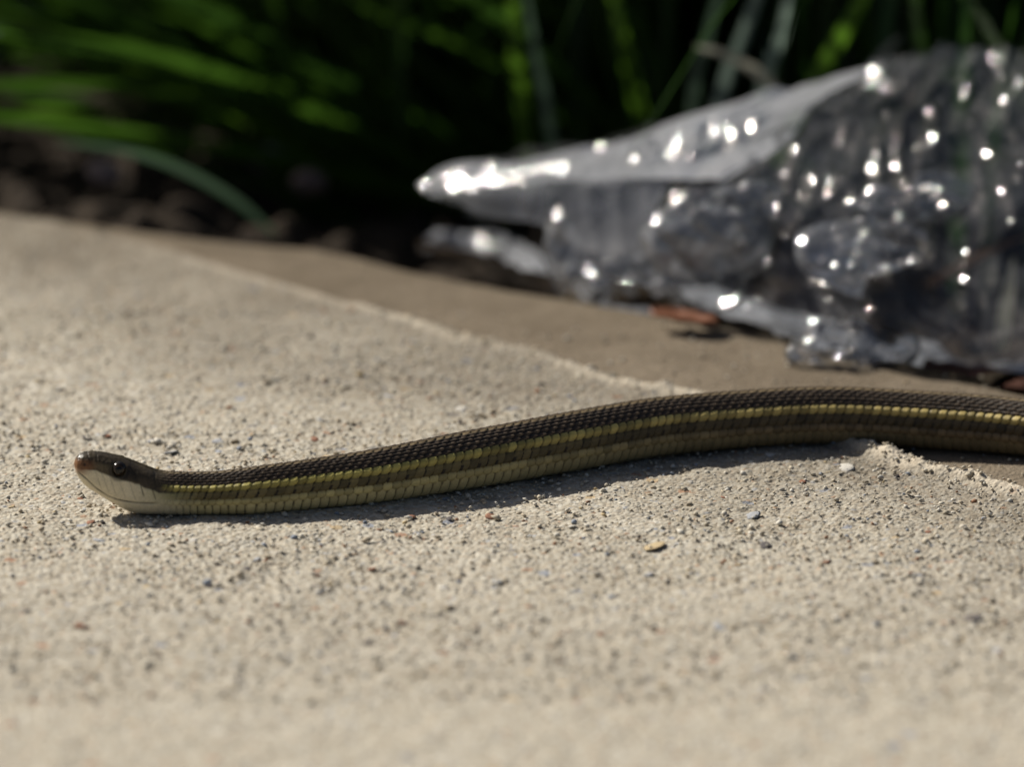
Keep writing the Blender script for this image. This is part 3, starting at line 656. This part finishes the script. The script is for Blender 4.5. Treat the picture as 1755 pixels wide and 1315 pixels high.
def build_bag():
    root = empty('plastic_bag', tuple(D(1300, 588, .055)), label='crumpled clear plastic bag glinting in the sun along the slab edge', category='plastic bag')
    inv = Matrix.Translation(-root.location)
    def sheet(name, rows, nu, nv, mat, amp, seed, ease=0, sc=1.0):
        P = surf([[D(*q) for q in r] for r in rows], nu, nv); Q = crumple(P, amp, seed, .35, sc, name == 'top_panel')
        if ease:                                  # keep a shared crease straight
            wgt = sstep(0, ease, np.arange(nu))[:, None, None]; Q = P*(1-wgt)+Q*wgt
        o = obj(name, mesh_np(name, Q.reshape(-1, 3), grid_faces(nu, nv)), mat, root); o.matrix_parent_inverse = inv
    # hazy upper panel between the long crease and the top rim
    sheet('top_panel', [[(728, 332, .118), (790, 318, .110), (900, 314, .100), (1010, 308, .093), (1145, 306, .085), (1245, 306, .078)],
                        [(726, 326, .120), (785, 304, .113), (895, 300, .105), (1015, 286, .099), (1165, 270, .092), (1345, 246, .084)],
                        [(720, 320, .122), (782, 292, .118), (890, 286, .112), (1020, 262, .108), (1190, 226, .104), (1400, 175, .098)],
                        [(714, 316, .126), (785, 281, .124), (885, 276, .120), (1020, 246, .118), (1210, 190, .116), (1515, 108, .112)]], 90, 300, MILKY, .95, 3, 0, .6)
    # face hanging from the crease
    sheet('front_panel', [[(728, 332, .118), (790, 318, .110), (900, 314, .100), (1010, 308, .093), (1145, 306, .085)],
                          [(742, 336, .115), (796, 332, .108), (900, 340, .098), (1010, 345, .091), (1125, 350, .083)],
                          [(760, 342, .113), (815, 356, .105), (925, 378, .095), (1010, 400, .088), (1108, 410, .080)],
                          [(775, 348, .111), (835, 374, .103), (940, 386, .093), (1010, 440, .084), (1098, 450, .076)]], 90, 220, HAZE, .55, 23, 8, .9)
    # clear tall end of the bag
    sheet('side_panel', [[(1500, 112, .112), (1600, 84, .108), (1690, 78, .104), (1790, 96, .100), (1900, 190, .09)],
                         [(1375, 190, .096), (1480, 190, .090), (1600, 190, .082), (1780, 210, .078), (1920, 300, .07)],
                         [(1245, 308, .078), (1380, 310, .070), (1560, 320, .060), (1780, 340, .055), (1930, 420, .05)],
                         [(1190, 400, .068), (1330, 430, .058), (1540, 460, .044), (1780, 480, .036), (1930, 520, .03)],
                         [(1180, 500, .058), (1340, 555, .044), (1540, 600, .026), (1780, 620, .014), (1930, 650, .01)]], 200, 260, FILM, 2.0, 43)
    sheet('back_panel', [[(785, 281, .124), (1020, 246, .118), (1210, 190, .116), (1515, 108, .112), (1690, 78, .104), (1850, 140, .10)],
                         [(800, 320, .150), (1020, 300, .155), (1220, 270, .160), (1520, 220, .165), (1700, 200, .165), (1860, 240, .15)],
                         [(800, 370, .150), (1020, 370, .150), (1220, 380, .145), (1520, 380, .140), (1700, 380, .135), (1860, 400, .13)]], 120, 220, FILM, 1.4, 63)
    # the lower layer lying over the rounded edge of the slab
    rows = []
    lip = [(715, 428), (800, 448), (880, 470), (960, 496), (1040, 506), (1120, 517), (1200, 540), (1270, 562), (1337, 583), (1421, 612), (1500, 632), (1575, 648), (1660, 652), (1780, 664), (1900, 690)]
    for k, (px, py) in enumerate(lip):
        g = ground(px, py); de = float(dist_poly(np.array([g.x]), np.array([g.y]), EDGE)[0][0])
        z0 = slab_z(g.x, g.y); g = ground(px, py, max(z0, -.012)); a = np.array(g)+[0, 0, .0024]
        q = [a]
        for dy, z in ((.012, .0045), (.026, .003), (.040, -.003), (.055, -.009)): dk = dy*min(1, .30+.10*k); q.append(np.array([g.x+dk*.25, g.y+dk, max(float(slab_base(np.array([g.x+dk*.25]), np.array([g.y+dk]))[0][0]), -.016)+.004+.003*noise(np.array(k*.9), np.array(dy*60), seed=3)]))
        rows.append(q)
    P = surf(rows, 380, 110); Q = crumple(P, 1.25, 50, .35, 1.0); Q[..., 2] = np.maximum(Q[..., 2], P[..., 2]-.0012)
    o = obj('lower_film', mesh_np('lower_film', Q.reshape(-1, 3), grid_faces(380, 110)), LIP, root); o.matrix_parent_inverse = inv
    # crumpled wad in the middle of the front and a loose torn corner
    def wad(cen, rad, seed, n=90):
        th = np.linspace(.02, PI-.02, n)[:, None]; ph = np.linspace(0, 2*PI, n)[None, :]
        B = np.stack([rad[0]*np.sin(th)*np.cos(ph), rad[1]*np.sin(th)*np.sin(ph), rad[2]*np.cos(th)+0*ph], -1)+cen
        return crumple(B, 2.6, seed, .35, .7)
    for (px, py, Y, rad, sd_) in ((1225, 405, .060, (.012, .008, .0085), 70), (1480, 430, .040, (.012, .007, .005), 90), (1460, 600, .024, (.013, .008, .0035), 130), (955, 440, .084, (.0035, .003, .008), 150), (1190, 425, .064, (.009, .006, .006), 170), (1265, 360, .066, (.008, .006, .005), 190), (1060, 458, .076, (.011, .005, .0025), 210), (1150, 480, .066, (.012, .005, .002), 250), (1560, 350, .058, (.014, .006, .003), 230)):
        Q = wad(D(px, py, Y), rad, sd_)
        o = obj('crumple', mesh_np('crumple', Q.reshape(-1, 3), grid_faces(90, 90)), LAYERS, root); o.matrix_parent_inverse = inv
build_bag()

# ------------------------------------------------------------------ small things round the bag
def ribbon_thing(name, label, cat, pts, wpx, mat, group=None, n=18, fold=.25):
    W3 = np.array([D(*q) for q in pts]); v, f = ribbon(W3-W3[0], wpx/8.3*.001, n, .4, fold, (1, 0, .1) if abs(pts[0][0]-pts[-1][0]) < abs(pts[0][1]-pts[-1][1]) else (.1, .3, 1))
    o = obj(name, mesh_np(name, v, f), mat, label=label, category=cat); o.location = W3[0]
    if group: o['group'] = group
    return o
ribbon_thing('grass_sprout', 'dark green upright grass blade standing at the tall clear end of the plastic bag', 'grass', [(1640, 540, .125), (1641, 420, .126), (1646, 260, .128), (1652, 90, .130), (1660, -60, .135)], 34, G_GREEN)
ribbon_thing('grass_sprout', 'short pale dry grass blade poking up between the folds of the plastic bag', 'grass', [(1716, 600, .085), (1722, 540, .085), (1730, 495, .085), (1738, 440, .085)], 26, G_PALE)
ribbon_thing('dry_straw', 'thin orange-brown dry grass stem leaning on the plastic bag', 'stem', [(1590, 490, .085), (1640, 460, .085), (1700, 428, .085), (1760, 405, .085)], 16, G_BROWN)
def leaf(name, label, px, py, z, lx, ly, rz, col, curl=.3, seed=1):
    n = 14; u = np.linspace(-1, 1, n)[:, None]; v = np.linspace(-1, 1, n)[None, :]
    hw = np.sqrt(np.clip(1-np.abs(u)**2.2, 0, 1))*(1+.12*noise(u*3, u*0, seed=seed)); X = u*lx+0*v; Y = v*hw*ly; Z = curl*ly*(v**2)*hw+curl*lx*.35*u**2+.0006*noise(u*3+0*v, v*3+0*u, seed=seed)
    top = np.stack([X, Y, Z], -1); V = np.concatenate([top.reshape(-1, 3), (top-[0, 0, .0003]).reshape(-1, 3)]); F = grid_faces(n, n); F = np.concatenate([F, F[:, ::-1]+n*n])
    m = Mat(name+'_skin'); c = m.coord(); cc = m.ramp(m.noise(c, 400, 4), [(.3, tuple(.6*k for k in col)), (.7, col)])
    o = obj(name, mesh_np(name, V, F), m.done(m.bsdf(cc, .6, None, .3)), label=label, category='leaf'); g = ground(px, py, z); o.location = g; o.rotation_euler = (0, .1, rz); return o
leaf('dry_leaf', 'small reddish brown dry leaf tucked under the lip of the plastic bag', 1172, 546, .0015, .0075, .004, -.35, (.20, .075, .035), .25, 3)
leaf('dry_leaf', 'reddish dead leaf on the soil just past the end of the plastic lip', 1650, 650, -.008, .009, .007, .4, (.17, .075, .05), .35, 5)
leaf('dry_leaf', 'pinkish brown dead leaf at the slab edge behind the thick part of the snake', 1735, 668, -.006, .010, .006, -.2, (.20, .10, .075), .3, 6)
def stone(label, px, py, Y, r, col, seed, sq=(1, 1, .75)):
    v, f = lump(8, 12, seed, 1.0, .16); o = obj('stone', mesh_np('stone', v, f), stone_mat('stone_skin', tuple(.75*k for k in col), col, .85), label=label, category='stone')
    p = at_depth(px, py, Y); o.location = (p.x, p.y, p.z); o.scale = tuple(r*k for k in sq); o.rotation_euler = (.2, .1, seed); return o
stone('pinkish pebble on the soil below the low blue-green blade', 178, 296, .20, .0040, (.30, .22, .19), 1)
stone('small brown pebble in the deep shade under the arching blades', 530, 312, .20, .004, (.18, .13, .11), 2)
stone('grey pebble in the deep shade under the arching blades', 470, 272, .23, .0045, (.16, .16, .15), 3)
stone('bluish grey stone lying in the grass behind the arching blades', 105, 60, .42, .016, (.20, .20, .25), 4, (1.3, .8, .9))
